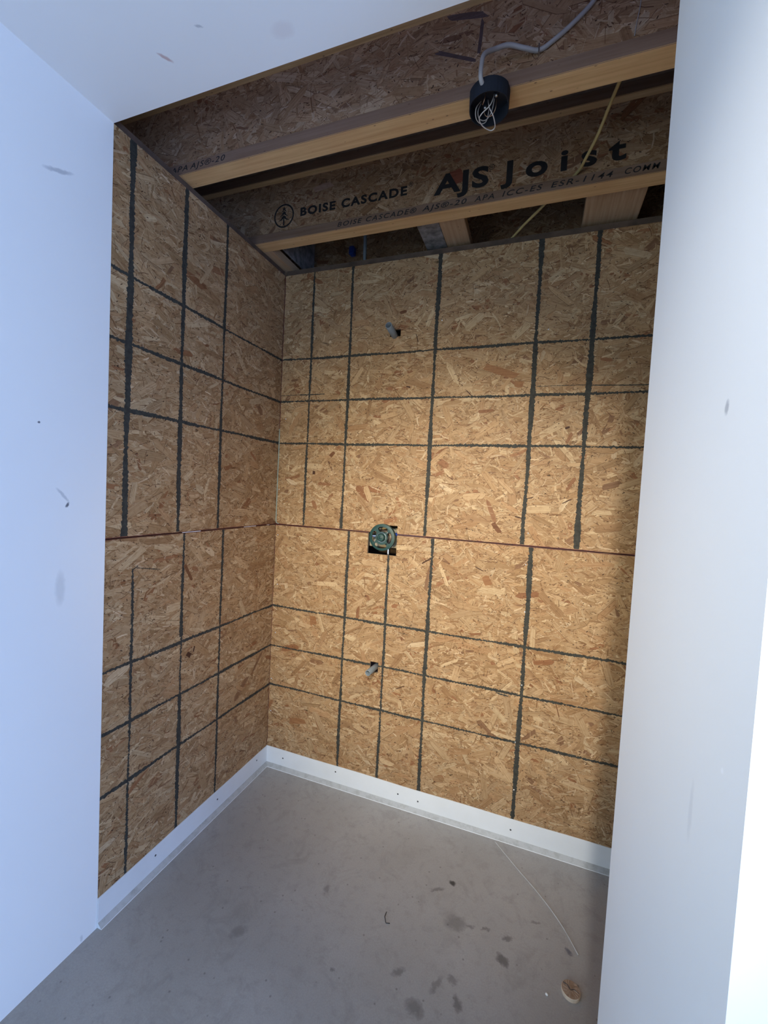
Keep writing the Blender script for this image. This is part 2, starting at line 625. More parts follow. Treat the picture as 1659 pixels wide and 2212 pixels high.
def ribbon(F, p, q, w, seed, mi, rects, h=0.0010, rough=0.0010, step=0.004, wob=0.0015, vary=0.22):
    """hand drawn marker line from p to q with a ragged edge"""
    R = random.Random(seed)
    p, q = Vector(p), Vector(q)
    d = q - p
    L = d.length
    d.normalize()
    nn = Vector((-d.y, d.x))
    n = max(2, int(L / step))
    ph = [R.uniform(0, 6.28) for _ in range(6)]
    prev = None
    for i in range(n + 1):
        s = L * i / n
        ww = w / 2 * (1 + vary * math.sin(s * 9 + ph[0]) + vary * 0.6 * math.sin(s * 31 + ph[1]))
        c = wob * math.sin(s * 4 + ph[2]) + wob * 0.5 * math.sin(s * 17 + ph[3])
        a = p + d * s + nn * (c + ww + R.gauss(0, rough))
        b = p + d * s + nn * (c - ww + R.gauss(0, rough))
        if prev:
            quad = [(prev[1].x, prev[1].y), (b.x, b.y), (a.x, a.y), (prev[0].x, prev[0].y)]
            for r in rects:
                cq = clip(quad, r)
                if cq:
                    F.poly(cq, h, (0, 0, 0), lambda a, b: (0, 0), mi)
        prev = (a, b)


def panel(name, org, u, v, n, s0, s1, t0, t1, holes, lines, seed, dens=1.0, lean=0.0, redge=(), nails=(), label='', cat='board', marks=()):
    F = Face(org, u, v, n)
    ss = sorted({s0, s1} | {h[0] for h in holes if s0 < h[0] < s1} | {h[1] for h in holes if s0 < h[1] < s1})
    ts = sorted({t0, t1} | {h[2] for h in holes if t0 < h[2] < t1} | {h[3] for h in holes if t0 < h[3] < t1})
    rects = []
    for i in range(len(ss) - 1):
        for j in range(len(ts) - 1):
            cs, ct = (ss[i] + ss[i + 1]) / 2, (ts[j] + ts[j + 1]) / 2
            if any(h[0] < cs < h[1] and h[2] < ct < h[3] for h in holes):
                continue
            rects.append((ss[i], ss[i + 1], ts[j], ts[j + 1]))
    for r in rects:
        F.boxw(*r, -0.011, -0.00002, 0)
        F.poly([(r[0], r[2]), (r[1], r[2]), (r[1], r[3]), (r[0], r[3])], 0.0, (0.42, 0.27, 0.135), lambda a, b: (a, b), 1)
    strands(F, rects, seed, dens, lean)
    knots(F, marks)
    for k, (p, q, w) in enumerate(lines):
        thin = w < 0.005
        ribbon(F, p, q, w, seed * 100 + k, 2, rects, h=0.0010 + 0.00001 * k, rough=0.0004 if thin else 0.0014)
    for k, (p, q, w) in enumerate(redge):
        ribbon(F, p, q, w, seed * 177 + k, 3, rects, h=0.0013 + 0.00001 * k, rough=0.0003, step=0.02, wob=0.0)
    o = F.build(name, [M_EDGE, M_STRAND, M_MARK, M_RED])
    tag(o, label, cat, 'strand board sheets lining the alcove')
    for a, b in nails:
        bm = bmesh.new()
        c = F.o + F.u * a + F.v * b
        rg = lathe(bm, [(0.0001, 0.0026), (0.0022, 0.0024), (0.0029, 0.0010), (0.0029, -0.002)], c, n, 12)
        bm_obj('nail_head', bm, M_NAIL, o, True)
    return o


SEAM = 1.245
DK, RB, RB2 = (0.10, 0.045, 0.025), (0.24, 0.11, 0.05), (0.42, 0.22, 0.10)
GAP = 0.0016
TOP = 2.465
XR = 1.66
YE = -0.893
UP = (0, 0, 1)
H_UP, H_VALVE, H_LOW = (0.5615, 0.612, 2.130, 2.162), (0.505, 0.646, 1.147, 1.286), (0.547, 0.588, 0.594, 0.643)

# ================================================================== STRUCTURE
def struct(o):
    o['kind'] = 'structure'
    return o


RX1, RY0 = 3.6, -4.6
struct(box_obj('floor', (-0.6, RX1, RY0, 0.012, -0.08, 0.0), M_FLOOR))
struct(box_obj('ceiling', (0.0, RX1, RY0, YE, TOP, TOP + 0.0127), M_CEIL))
bm = bmesh.new()
ly0, ly1, lz0, lz1 = -4.3, -3.2, 0.5, 2.1
box(bm, -0.10, 0.0016, ly1, YE, 0.0, TOP)
box(bm, -0.40, -0.10, -3.0, YE, 0.0, 2.797)  # unseen outer mass, added to stop window light leaking in above the wall
box(bm, -0.40, -0.02, -3.0, YE - .02, TOP + .013, 2.797)
box(bm, -0.10, 0.0016, RY0, ly0, 0.0, TOP)
box(bm, -0.10, 0.0016, ly0, ly1, 0.0, lz0)
box(bm, -0.10, 0.0016, ly0, ly1, lz1, TOP)
struct(bm_obj('wall_left', bm, M_WL))
# right: stub wall that forms the jamb and the wall that runs on to the right from its front corner
bm = bmesh.new()
box(bm, 1.4115, 1.655, -1.3755, YE, 0, TOP)
box(bm, 1.655, RX1, -1.3755, -1.26, 0, TOP)
bmesh.ops.remove_doubles(bm, verts=bm.verts, dist=1e-5)
struct(bm_obj('wall_right', bm, M_WR))
# rear of the room, behind the camera
struct(box_obj('wall_front', (-0.1, RX1, RY0 - 0.12, RY0, 0, TOP), M_WPL))
bm = bmesh.new()
wy0, wy1, wz0, wz1 = -4.1, -2.7, 0.12, 1.25
box(bm, RX1, RX1 + .1, RY0, wy0, 0, TOP)
box(bm, RX1, RX1 + .1, wy1, -1.26, 0, TOP)
box(bm, RX1, RX1 + .1, wy0, wy1, 0, wz0)
box(bm, RX1, RX1 + .1, wy0, wy1, wz1, TOP)
struct(bm_obj('wall_side', bm, M_WPL))
# framing cavity behind the strand board
bm = bmesh.new()
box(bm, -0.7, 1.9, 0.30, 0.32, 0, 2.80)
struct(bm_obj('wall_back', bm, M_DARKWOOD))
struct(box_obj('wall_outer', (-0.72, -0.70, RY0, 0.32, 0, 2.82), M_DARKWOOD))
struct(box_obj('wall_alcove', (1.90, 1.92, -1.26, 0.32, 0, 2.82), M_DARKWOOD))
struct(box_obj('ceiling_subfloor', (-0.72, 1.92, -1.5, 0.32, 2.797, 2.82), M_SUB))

# ================================================================== STRAND BOARD SHEETS
bx = {'G': .1616, 'H': .366, 'I': .775, 'J': 1.183, 'K': 1.387}
lines = [((bx['G'], 1.25), (bx['G'] + 0.001, TOP), .0105), ((bx['H'], 1.25), (bx['H'], TOP), .0125),
         ((bx['I'] - .003, 1.25), (bx['I'] + .001, TOP), .0155), ((bx['J'], 1.25), (bx['J'] + .001, TOP), .0165),
         ((bx['K'], 1.25), (bx['K'], TOP), .018),
         ((0, 2.059), (XR, 2.059), .0095), ((0, 1.854), (XR, 1.855), .0092), ((0, 1.650), (XR, 1.649), .0095),
         ((0.0, 1.885), (0.11, 1.887), .0022), ((0.11, 1.887), (0.245, 1.888), .0045),
         ((1.20, 1.888), (1.40, 1.885), .0026), ((1.40, 1.886), (1.60, 1.882), .0032)]
cor = [((0.0018, 1.25), (0.0018, TOP), .003)]
panel('strand_board_sheet', (0, 0, 0), X, UP, (0, -1, 0), 0.0, XR, SEAM + GAP, TOP, [H_UP, (0.550, 0.646, 1.147, 1.284)], lines, 11,
      redge=cor + [((0, SEAM + GAP + .0012), (XR, SEAM + GAP + .0012), .0026)],
      nails=[(0.012, 1.42), (1.2045, 1.2975), (0.7964, 2.1831), (1.228, 2.11), (0.035, 1.77)],
      marks=[(.2053, 1.5104, .008, .010, 0, DK), (1.3232, 1.7234, .005, .010, 1.8, DK), (1.0774, 1.3103, .030, .010, -.9, RB),
             (.69, 2.115, .002, .022, .3, DK), (.62, 2.235, .020, .007, .1, RB), (.10, 1.895, .004, .002, 0, DK), (.30, 1.60, .016, .010, .8, RB),
             (1.05, 1.955, .075, .016, -.3, RB2), (1.13, 1.90, .020, .014, 0, RB2), (1.20, 1.44, .002, .020, 1.9, DK), (1.34, 1.435, .022, .002, .5, DK),
             (1.16, 1.36, .014, .003, -.2, DK), (.66, 1.905, .012, .003, -.2, DK), (.93, 1.87, .02, .002, -.8, DK)],
      label='upper strand board sheet of the back wall, around the upper grey pipe stub')
lines = [((.405, .09), (.405, SEAM), .012), ((.610, .09), (.610, 1.147), .011), ((.811, .09), (.811, SEAM), .0145),
         ((1.221, .09), (1.2195, SEAM), .016),
         ((0, .8295), (XR, .829), .0095), ((0, .627), (XR, .6265), .009), ((0, .4236), (XR, .424), .009),
         ((1.12, .618), (1.17, .613), .006)]
panel('strand_board_sheet', (0, 0, 0), X, UP, (0, -1, 0), 0.0, XR, 0.012, SEAM - GAP, [H_VALVE, H_LOW], lines, 12,
      redge=[((0.0012, .09), (0.0012, SEAM), .002), ((0, SEAM - GAP - .001), (XR, SEAM - GAP - .001), .0022)],
      nails=[(0.016, 1.192), (0.0241, .9411), (0.0247, .6937), (0.012, .4528), (0.016, .2837), (1.2039, 1.1684),
             (1.2125, .9744), (1.2198, .6696), (1.2098, .4254), (1.2172, .2224)],
      marks=[(.2364, .7886, .020, .026, .2, RB2), (1.0538, 1.0833, .018, .024, .3, RB2), (.795, 1.145, .040, .003, .6, DK), (1.36, .60, .002, .040, .3, RB),
             (.70, .55, .030, .002, .5, DK), (.705, .495, .006, .003, 0, DK), (.17, .265, .050, .016, .2, RB2), (.55, .20, .002, .016, 0, RB),
             (1.02, 1.13, .022, .002, -.4, DK)],
      label='lower strand board sheet of the back wall, around the lower grey pipe stub')
# left wall: s runs towards the camera (-y)
lines = [((.829, 1.25), (.829, TOP), .020), ((.619, 1.25), (.619, TOP), .0165), ((.411, 1.25), (.411, TOP), .0125),
         ((0, 2.059), (.893, 2.0605), .0095), ((0, 1.854), (.893, 1.8545), .0105), ((0, 1.650), (.893, 1.651), .0105)]
panel('strand_board_sheet', (0, 0, 0), (0, -1, 0), UP, X, 0.0, -YE, SEAM + GAP, TOP, [], lines, 13, lean=0.0,
      redge=[((0.0016, 1.25), (0.0016, TOP), .0024), ((0, SEAM + GAP + .001), (.893, SEAM + GAP + .001), .0026)],
      label='upper strand board sheet of the left wall, under the joists')
lines = [((.796, .09), (.7955, 1.14), .0085), ((.586, .09), (.586, .63), .0155), ((.586, .63), (.586, .85), .008), ((.586, .85), (.586, SEAM), .0125),
         ((.377, .09), (.377, SEAM), .0105),
         ((0, .8295), (.893, .829), .010), ((0, .627), (.893, .627), .0105), ((0, .4236), (.893, .4235), .011),
         ((.7955, 1.139), (.778, 1.149), .0026), ((.79, 1.142), (.69, 1.120), .0022)]
panel('strand_board_sheet', (0, 0, 0), (0, -1, 0), UP, X, 0.0, -YE, 0.012, SEAM - GAP, [], lines, 14,
      redge=[((0.0012, .09), (0.0012, SEAM), .002), ((0, SEAM - GAP - .0008), (.893, SEAM - GAP - .0008), .0018)],
      marks=[(.545, .765, .014, .010, .7, DK), (.52, .78, .004, .012, .2, DK), (.56, 1.09, .008, .040, -.5, RB)],
      label='lower strand board sheet of the left wall, beside the corner above the floor')
# right side of the alcove, out of the photograph's sight behind the stub wall
panel('strand_board_sheet', (XR, 0, 0), (0, -1, 0), UP, (-1, 0, 0), 0.0, -YE, 0.012, TOP, [], [], 15, 0.5,
      label='plain strand board sheet on the alcove side hidden behind the right stub wall')
# bright slivers caught in the left seam
for a, b, w in ((-0.245, -0.160, 0.0011), (-0.595, -0.505, 0.0011), (-0.075, -0.055, 0.0010)):
    bm = bmesh.new()
    box(bm, 0.0002, 0.0019, a, b, SEAM - w, SEAM + w)
    o = bm_obj('seam_sliver', bm, M_PEB)
    tag(o, {-0.245: 'pale wood sliver caught in the left wall seam, second nearest the corner',
            -0.595: 'pale wood sliver caught in the left wall seam, farthest from the corner',
            -0.075: 'tiny pale wood sliver in the left wall seam right beside the corner'}[a], 'sliver', 'pale slivers in the left wall seam')
# pale strip standing in for light in the panel edge gap at the corner
tag(tube_obj('corner_gap_strip', [(.0035, -.0035, 1.72), (.0035, -.0032, 1.6), (.0032, -.0035, 1.45), (.0035, -.0035, 1.30),
                              (.004, -.0035, 1.262), (.009, -.0032, 1.252), (.02, -.0028, 1.250)], .0022, M_GAPLIGHT, None, 8, 8),
    'thin pale green strip for the gap light down the wall corner ending at the seam', 'strip')

# ================================================================== BASE TRIM
def trim(name, pt, L, wav, screws):
    """pt(s, d, z): s along the wall, d away from the wall"""
    bm = bmesh.new()
    N = 60
    R = random.Random(5)
    rows = []
    for i in range(N + 1):
        s = L * i / N
        zt = 0.0985 + wav * math.sin(s * 13 + 1) + wav * 0.6 * math.sin(s * 5)
        prof = [(0.0004, zt), (0.0030, zt - 0.0006), (0.0034, 0.0165), (0.0040, 0.0150), (0.0185, 0.0018), (0.0195, 0.0), (0.0004, 0.0)]
        rows.append([bm.verts.new(pt(s, d, z)) for d, z in prof])
    n = len(rows[0])
    for i in range(N):
        for k in range(n):
            f = bm.faces.new((rows[i][k], rows[i + 1][k], rows[i + 1][(k + 1) % n], rows[i][(k + 1) % n]))
            f.material_index = 1 if k in (2, 3) else 0
    bm.faces.new(rows[0])
    bm.faces.new(rows[-1][::-1])
    o = struct(bm_obj(name, bm, [M_BASE, M_LIP]))
    for s, z in screws:
        bm = bmesh.new()
        c = Vector(pt(s, 0.0030, z))
        nrm = Vector(pt(s, 1, z)) - Vector(pt(s, 0, z))
        lathe(bm, [(0.0001, 0.0012), (0.0030, 0.0010), (0.0036, 0.0004), (0.0036, -0.001)], c, nrm, 14)
        tag(bm_obj('screw', bm, M_HOLE, o, True), 'small dark screw head')
    return o


trim('baseboard_back', lambda s, d, z: (s, -d - 0.0012, z), XR - 0.002, 0.0010,
     [(.1017, .0568), (.3987, .070), (.7178, .0553), (.8129, .0494), (1.2152, .0509)])
trim('baseboard_left', lambda s, d, z: (d + 0.0012, -s - 0.0195 * (d > 9), z), 0.8925, 0.0006,
     [(.0871, .069), (.3605, .0572), (.6783, .0644)])

# ================================================================== JOISTS
def text_obj(name, body, size, loc, parent, mat=M_INK, spacing=1.0, shear=0.0, width=None, rot=(math.pi / 2, 0, 0), depth=0.0002, bold=0.0):
    cu = bpy.data.curves.new(name, 'FONT')
    cu.body = body
    cu.size = size
    cu.space_character = spacing
    cu.shear = shear
    cu.extrude = depth
    cu.offset = bold
    cu.resolution_u = 4
    tmp = bpy.data.objects.new(name + '_tmp', cu)
    COL.objects.link(tmp)
    bpy.context.view_layer.update()
    me = bpy.data.meshes.new_from_object(tmp.evaluated_get(bpy.context.evaluated_depsgraph_get()))
    bpy.data.objects.remove(tmp)
    bpy.data.curves.remove(cu)
    xs = [v.co.x for v in me.vertices]
    k = width / (max(xs) - min(xs)) if width else 1.0
    x0 = min(xs)
    mat4 = Matrix.Translation(loc) @ Matrix.Rotation(rot[0], 4, 'X') @ Matrix.Diagonal((k, 1, 1, 1)) @ Matrix.Translation((-x0, 0, 0))
    me.transform(mat4)
    me.name = name
    me.materials.clear()
    o = link(name, me, mat, parent)
    return o


def joist_x(yc, x0, x1, label, seed, marks=()):
    root = empty('i_joist', (x0, yc, 2.495))
    tag(root, label, 'joist', 'wooden I-joists overhead')
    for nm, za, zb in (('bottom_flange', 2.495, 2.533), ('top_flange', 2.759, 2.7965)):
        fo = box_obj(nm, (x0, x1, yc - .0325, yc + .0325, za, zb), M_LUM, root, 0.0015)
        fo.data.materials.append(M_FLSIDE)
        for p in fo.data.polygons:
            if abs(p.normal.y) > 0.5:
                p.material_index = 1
    F = Face((0, yc - .005, 0), X, UP, (0, -1, 0))
    r = (x0, x1, 2.533, 2.759)
    F.boxw(*r, -0.010, -0.00002, 0)
    F.poly([(r[0], r[2]), (r[1], r[2]), (r[1], r[3]), (r[0], r[3])], 0.0, (0.40, 0.26, 0.14), lambda a, b: (a, b), 1)
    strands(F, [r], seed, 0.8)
    knots(F, marks)
    w = F.build('web', [M_EDGE, M_JOISTWEB], root)
    return root, w


j1, w1 = joist_x(-.6105, -.55, 1.86, 'nearest wooden I-joist overhead, above the black ceiling box', 31,
                 [(.938, 2.642, .070, .006, -.44, (.16, .12, .11)), (.965, 2.738, .060, .010, -.2, (.19, .145, .13)),
                  (1.006, 2.672, .052, .005, 1.5, (.16, .12, .11)), (.860, 2.546, .110, .007, 0, (.20, .055, .12))])
j2, w2 = joist_x(-.1895, -.55, 1.86, 'second wooden I-joist from the camera, printed with a tree logo and large black lettering', 32,
                 [(.868, 2.628, .026, .032, .3, (.36, .13, .075)), (.30, 2.70, .05, .014, .1, (.7, .5, .35))])
j3, w3 = joist_x(.232, -.55, 1.86, 'farthest I-joist, dark, in the bay beyond the back wall', 33)

# lettering on the second joist
YW = -.1895 - .005 - .0010
text_obj('printed_lettering', 'BOISE CASCADE', .046, (.195, YW, 2.600), w2, spacing=1.22, width=.479, bold=.0018)
text_obj('printed_lettering', '®', .024, (.680, YW, 2.628), w2)
text_obj('printed_lettering', 'AJS', .098, (.782, YW, 2.577), w2, spacing=1.1, width=.205, bold=.0032)
text_obj('printed_lettering', '®', .028, (.985, YW, 2.628), w2)
text_obj('printed_lettering', 'Joist', .098, (1.030, YW, 2.577), w2, spacing=1.55, width=.402, bold=.0030)
YF = -.1895 - .0325 - .0004
fl2 = [c for c in j2.children if c.name.startswith('bottom')][0]
text_obj('printed_lettering', 'BOISE CASCADE®', .026, (.390, YF, 2.5065), fl2, spacing=1.25, shear=.25, bold=.0002, width=.335)
text_obj('printed_lettering', 'AJS®-20', .026, (.748, YF, 2.5065), fl2, spacing=1.25, shear=.25, bold=.0002, width=.168)
text_obj('printed_lettering', 'APA', .026, (.944, YF, 2.5065), fl2, spacing=1.25, shear=.25, bold=.0002, width=.070)
text_obj('printed_lettering', 'ICC-ES', .026, (1.042, YF, 2.5065), fl2, spacing=1.25, shear=.25, bold=.0002, width=.135)
text_obj('printed_lettering', 'ESR-1144', .026, (1.204, YF, 2.5065), fl2, spacing=1.25, shear=.25, bold=.0002, width=.190)
text_obj('printed_lettering', 'COMM', .026, (1.428, YF, 2.5065), fl2, spacing=1.25, shear=.25, bold=.0002, width=.10)
fl1 = [c for c in j1.children if c.name.startswith('bottom')][0]
text_obj('printed_lettering', 'APA', .026, (-.05, -.6105 - .0329, 2.5065), fl1, spacing=1.2, shear=.25, width=.075)
text_obj('printed_lettering', 'AJS®-20', .026, (.036, -.6105 - .0329, 2.5065), fl1, spacing=1.2, shear=.25, width=.148)
# tree logo
bm = bmesh.new()
cx, cz, ro, ri = .1125, 2.6135, .050, .0435


def P3(a, b):
    return bm.verts.new((cx + a, YW, cz + b))


N = 40
o1 = [P3(ro * math.cos(i * 2 * math.pi / N), ro * math.sin(i * 2 * math.pi / N)) for i in range(N)]
i1 = [P3(ri * math.cos(i * 2 * math.pi / N), ri * math.sin(i * 2 * math.pi / N)) for i in range(N)]
for i in range(N):
    bm.faces.new((o1[i], o1[(i + 1) % N], i1[(i + 1) % N], i1[i]))
for k, (zt, zb, w) in enumerate(((.038, .014, .016), (.020, -.004, .024), (.003, -.022, .031))):
    bm.faces.new((P3(0, zt), P3(w * .45, (zt + zb) / 2 + .002), P3(w * .3, (zt + zb) / 2), P3(w, zb), P3(w * .35, zb + .005), P3(0, zb + .012)))
    bm.faces.new((P3(0, zt), P3(0, zb + .012), P3(-w * .35, zb + .005), P3(-w, zb), P3(-w * .3, (zt + zb) / 2), P3(-w * .45, (zt + zb) / 2 + .002)))
bm.faces.new((P3(-.003, -.012), P3(.003, -.012), P3(.0035, -.040), P3(-.0035, -.040)))
lg = bm_obj('printed_logo', bm, M_INK)
lg.parent = w2

# short joist along the left wall behind the second joist
root = empty('blocking_joist', (0.0, 0.0, 2.495))
tag(root, 'short I-joist running back along the left wall top behind the lettered joist', 'joist')
box_obj('bottom_flange', (-.034, .031, -.155, .198, 2.4955, 2.532), M_LUMY, root, .001)
box_obj('web', (.030, .040, -.155, .198, 2.545, 2.757), M_GREYBOARD, root)
box_obj('top_flange', (-.034, .031, -.155, .198, 2.759, 2.7965), M_LUMY, root, .001)

# boards lying between joist 2 and the next, over the back wall
t = box_obj('blocking_board', (.792, .892, -.150, .195, 2.512, 2.550), M_LUMY, None, .002)
tag(t, 'tan wood block over the back wall, beside the grey strand board offcut', 'wood block', 'wood blocks over the back wall')
t = box_obj('strand_board_offcut', (.700, .790, -.150, .195, 2.515, 2.527), M_GREYBOARD, None, .001)
tag(t, 'greyish strand board offcut over the back wall, left of the tan block', 'board')
t = box_obj('blocking_board', (1.325, 1.515, -.150, .195, 2.512, 2.550), M_LUMY, None, .002)
tag(t, 'wide tan wood block over the back wall near the right stub wall', 'wood block', 'wood blocks over the back wall')
# wall top plates
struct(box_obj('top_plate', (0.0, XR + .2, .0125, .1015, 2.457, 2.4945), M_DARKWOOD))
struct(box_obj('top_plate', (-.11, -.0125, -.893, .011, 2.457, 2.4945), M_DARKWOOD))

t = empty('plastic_conduit', (.386, .075, 2.49))
tube_obj('pipe', [(.388, .075, 2.40), (.384, .075, 2.60), (.38, .075, 2.795)], .0085, M_PVC, t)
for c in t.children:
    c.matrix_parent_inverse = Matrix.Translation(-t.location)
t2 = t.children[0]
t2.parent = None
t2.matrix_parent_inverse = Matrix.Identity(4)
bpy.data.objects.remove(t)
t2.name = 'plastic_conduit'
tag(t2, 'thin grey vertical conduit rising behind the back wall top', 'pipe')
tag(box_obj('cable_clip', (.254, .282, .165, .199, 2.625, 2.665), M_BLUE, None, .004),
    'small blue plastic clip on the dark joist beyond the back wall', 'clip')

# ================================================================== CEILING BOX
BX, BY, BZ = 1.043, -.637, 2.4575
root = empty('ceiling_junction_box', (BX, BY, BZ))
tag(root, 'round black ceiling junction box with loose wires under the nearest joist', 'electrical box')
bm = bmesh.new()
SEG = 40


def box_r(k):
    a = k * 2 * math.pi / SEG
    return 1.0 - 0.035 * (abs(math.cos(a)) > 0.93)


prof = [(.0530, 0.0), (.0540, .0370), (0.0001, .0370), (0.0001, .0345), (.0508, .0345), (.0508, 0.0)]
rings = []
for r, h in prof:
    rings.append([bm.verts.new((BX + r * box_r(k) * math.cos(k * 2 * math.pi / SEG), BY + r * math.sin(k * 2 * math.pi / SEG), BZ + h)) for k in range(SEG)])
for i in range(len(rings)):
    for k in range(SEG):
        if i == 2:
            continue
        bm.faces.new((rings[i][k], rings[i][(k + 1) % SEG], rings[(i + 1) % 6][(k + 1) % SEG], rings[(i + 1) % 6][k]))
bm_obj('housing', bm, M_BLACKP, root)
for dx, dy in ((-.012, .012), (.020, -.016)):
    bm = bmesh.new()
    lathe(bm, [(.0001, -.004), (.0035, -.0035), (.0042, -.001), (.0042, .010)], (BX + dx, BY + dy, BZ + .018), (0, 0, 1), 14)
    bm_obj('screw', bm, M_STEEL, root, True)
    box_obj('mounting_tab', (BX + dx - .006, BX + dx + .006, BY + dy - .006, BY + dy + .006, BZ + .018, BZ + .0348), M_BLACKP, root, .001)
wires = [
    ([(-.022, .012, .040), (-.034, .000, .012), (-.036, .020, .002), (-.026, .042, .004), (-.012, .046, .012), (-.004, .030, .030)], M_WIRE, .0012),
    ([(.014, .000, .040), (.004, -.006, .006), (-.018, -.002, -.008), (-.026, .012, -.010), (-.018, .034, -.012), (.000, .052, -.012),
      (.012, .046, -.010), (.010, .020, -.004), (.000, .006, .010), (-.006, .010, .035)], M_WIRE, .0014),
    ([(-.024, .018, .040), (-.030, .008, .010), (-.028, .026, .004), (-.012, .034, .004), (.004, .020, .010), (.012, .006, .030)], M_CABLE, .0013),
    ([(.018, .010, .042), (.014, .020, .016), (.002, .030, .008), (-.014, .030, .014), (-.020, .020, .036)], M_COPPER, .0010),
    ([(-.004, -.022, .040), (-.010, -.018, .014), (-.016, -.008, .010), (-.018, .002, .030)], M_COPPER, .0012),
]
for pts, m, r in wires:
    tube_obj('wire', [(BX + a, BY + b, BZ + c) for a, b, c in pts], r, m, root, 8, 8)
# supply cable
bm = bmesh.new()
yw = -.6105 - .005 - .006
tube(bm, catmull([(BX - .012, BY - .047, 2.480), (BX - .016, BY - .060, 2.490), (1.026, -.690, 2.525), (1.030, -.680, 2.560), (1.052, -.655, 2.590), (1.085, -.645, 2.600),
                  (1.125, -.635, 2.590), (1.160, yw, 2.588), (1.195, yw, 2.603), (1.240, yw, 2.632), (1.283, yw, 2.671),
                  (1.305, yw, 2.72), (1.315, yw, 2.757)], 10), .0056, 12, True, 1.0)
cb = bm_obj('electrical_cable', bm, M_CABLE, None, True)
tag(cb, 'grey flat cable looping from the black ceiling box up the joist web', 'cable')
box_obj('staple', (1.1575, 1.1605, yw - .0065, yw + .0060, 2.578, 2.600), M_STEEL, cb)
# yellow cable
tag(tube_obj('electrical_cable', [(1.3695, -0.56, 2.5496), (1.3655, -0.5, 2.5685), (1.3523, -0.42, 2.5767), (1.3321, -0.34, 2.5613), (1.3045, -0.26, 2.5506), (1.2868, -0.205, 2.5537),
                                  (1.240, -.165, 2.541), (1.212, -.140, 2.535), (1.17, -.10, 2.520), (1.11, -.03, 2.512), (1.061, .032, 2.503), (1.00, .12, 2.502)],
             .0050, M_YEL, None, 8, 8), 'yellow cable hanging before the lettered joist and crossing the gap behind it', 'cable')
tag(tube_obj('string', [(1.3895, -.6175, 2.756), (1.385, -.6175, 2.637), (1.379, -.6175, 2.585), (1.377, -.6175, 2.56)], .0010, M_CABLE, None, 6, 6),
    'thin pale string hanging down the nearest joist web at upper right', 'string')

# ================================================================== PIPE STUBS
def stub(base, tip, rr, label, notch=False):
    b, t = Vector(base), Vector(tip)
    d = (t - b).normalized()
    b = b - d * 0.06
    L = (t - b).length
    bm = bmesh.new()
    lathe(bm, [(rr, 0), (rr, L - .001), (rr - .0008, L), (rr - .0022, L), (rr - .0028, L - .001), (rr - .0028, 0)], b, d, 28, True)
    o = bm_obj('pipe_stub', bm, M_PVC, None, True)
    for p in o.data.polygons:
        p.use_smooth = True
    tag(o, label, 'pipe', 'grey pipe stubs in the back wall')
    bm = bmesh.new()
    s = d.orthogonal().normalized()
    return o


stub((.5835, 0, 2.1355), (.581, -.078, 2.1515), .0148, 'upper grey plastic pipe stub sticking out near the top of the back wall')
stub((.5765, 0, .6235), (.5690, -.082, .6225), .0130, 'lower grey plastic pipe stub sticking out low on the back wall')

# ================================================================== SHOWER VALVE
VC = Vector((.584, -.030, 1.230))
root = empty('shower_valve', VC)
tag(root, 'shower valve with a round green plastic guard in the square wall cutout', 'valve')
bm = bmesh.new()
RO = .0605
nA, rad = 120, [.0165, .0215, .0235, .0255, .0275, .0295, .0315, .0335, .0355, .0375, .0395, .0415, .0435, .0455, .0475, .0495, .0525, .0555, RO]
slots = [(48, 118, .0255, .0475), (140, 212, .030, .0475), (-40, 36, .0275, .0475), (222, 304, .034, .0497)]


def inslot(a, r):
    for a0, a1, r0, r1 in slots:
        for aa in (a, a - 360, a + 360):
            if a0 <= aa <= a1 and r0 <= r <= r1:
                m = min(aa - a0, a1 - aa) / 9.0
                if m < 1 and abs(r - (r0 + r1) / 2) > (r1 - r0) / 2 * (0.45 + 0.55 * m):
                    return False
                return True
    return False


grid = {}


def gv(i, k, f):
    key = (i, k % nA, f)
    if key not in grid:
        a = (k % nA) * 2 * math.pi / nA
        dy = -.0035 if f == 0 else .0025
        if rad[i] > .05 and f == 0:
            dy += (rad[i] - .05) * 0.25
        grid[key] = bm.verts.new((VC.x + rad[i] * math.cos(a), VC.y + dy, VC.z + rad[i] * math.sin(a)))
    return grid[key]


cells = {(i, k) for i in range(len(rad) - 1) for k in range(nA)
         if not inslot((k + .5) * 360 / nA, (rad[i] + rad[i + 1]) / 2)}
for (i, k) in cells:
    bm.faces.new((gv(i, k, 0), gv(i, k + 1, 0), gv(i + 1, k + 1, 0), gv(i + 1, k, 0)))
    bm.faces.new((gv(i, k, 1), gv(i + 1, k, 1), gv(i + 1, k + 1, 1), gv(i, k + 1, 1)))
    for (di, dk, e) in ((-1, 0, ((i, k), (i, k + 1))), (1, 0, ((i + 1, k), (i + 1, k + 1))),
                        (0, -1, ((i, k), (i + 1, k))), (0, 1, ((i, k + 1), (i + 1, k + 1)))):
        if (i + di, (k + dk) % nA) not in cells:
            (a, b), (c, d) = e
            bm.faces.new((gv(a, b, 0), gv(c, d, 0), gv(c, d, 1), gv(a, b, 1)))
# rim skirt going back to the wall
lathe(bm, [(RO, -.0005), (RO - .0005, -.020), (RO - .0025, -.020), (RO - .0025, -.002)], VC, (0, -1, 0), 64, True)
guard = bm_obj('plaster_guard', bm, M_GREEN, root)
tag(guard, 'green plastic guard ring with four slots')
bm = bmesh.new()
lathe(bm, [(.0001, .0215), (.0045, .0215), (.0050, .0205), (.0105, .0210), (.0145, .0205), (.0172, .0180), (.0178, .004), (.0195, -.002)], VC, (0, -1, 0), 40)
bm_obj('hub', bm, M_GREEN, root, True)
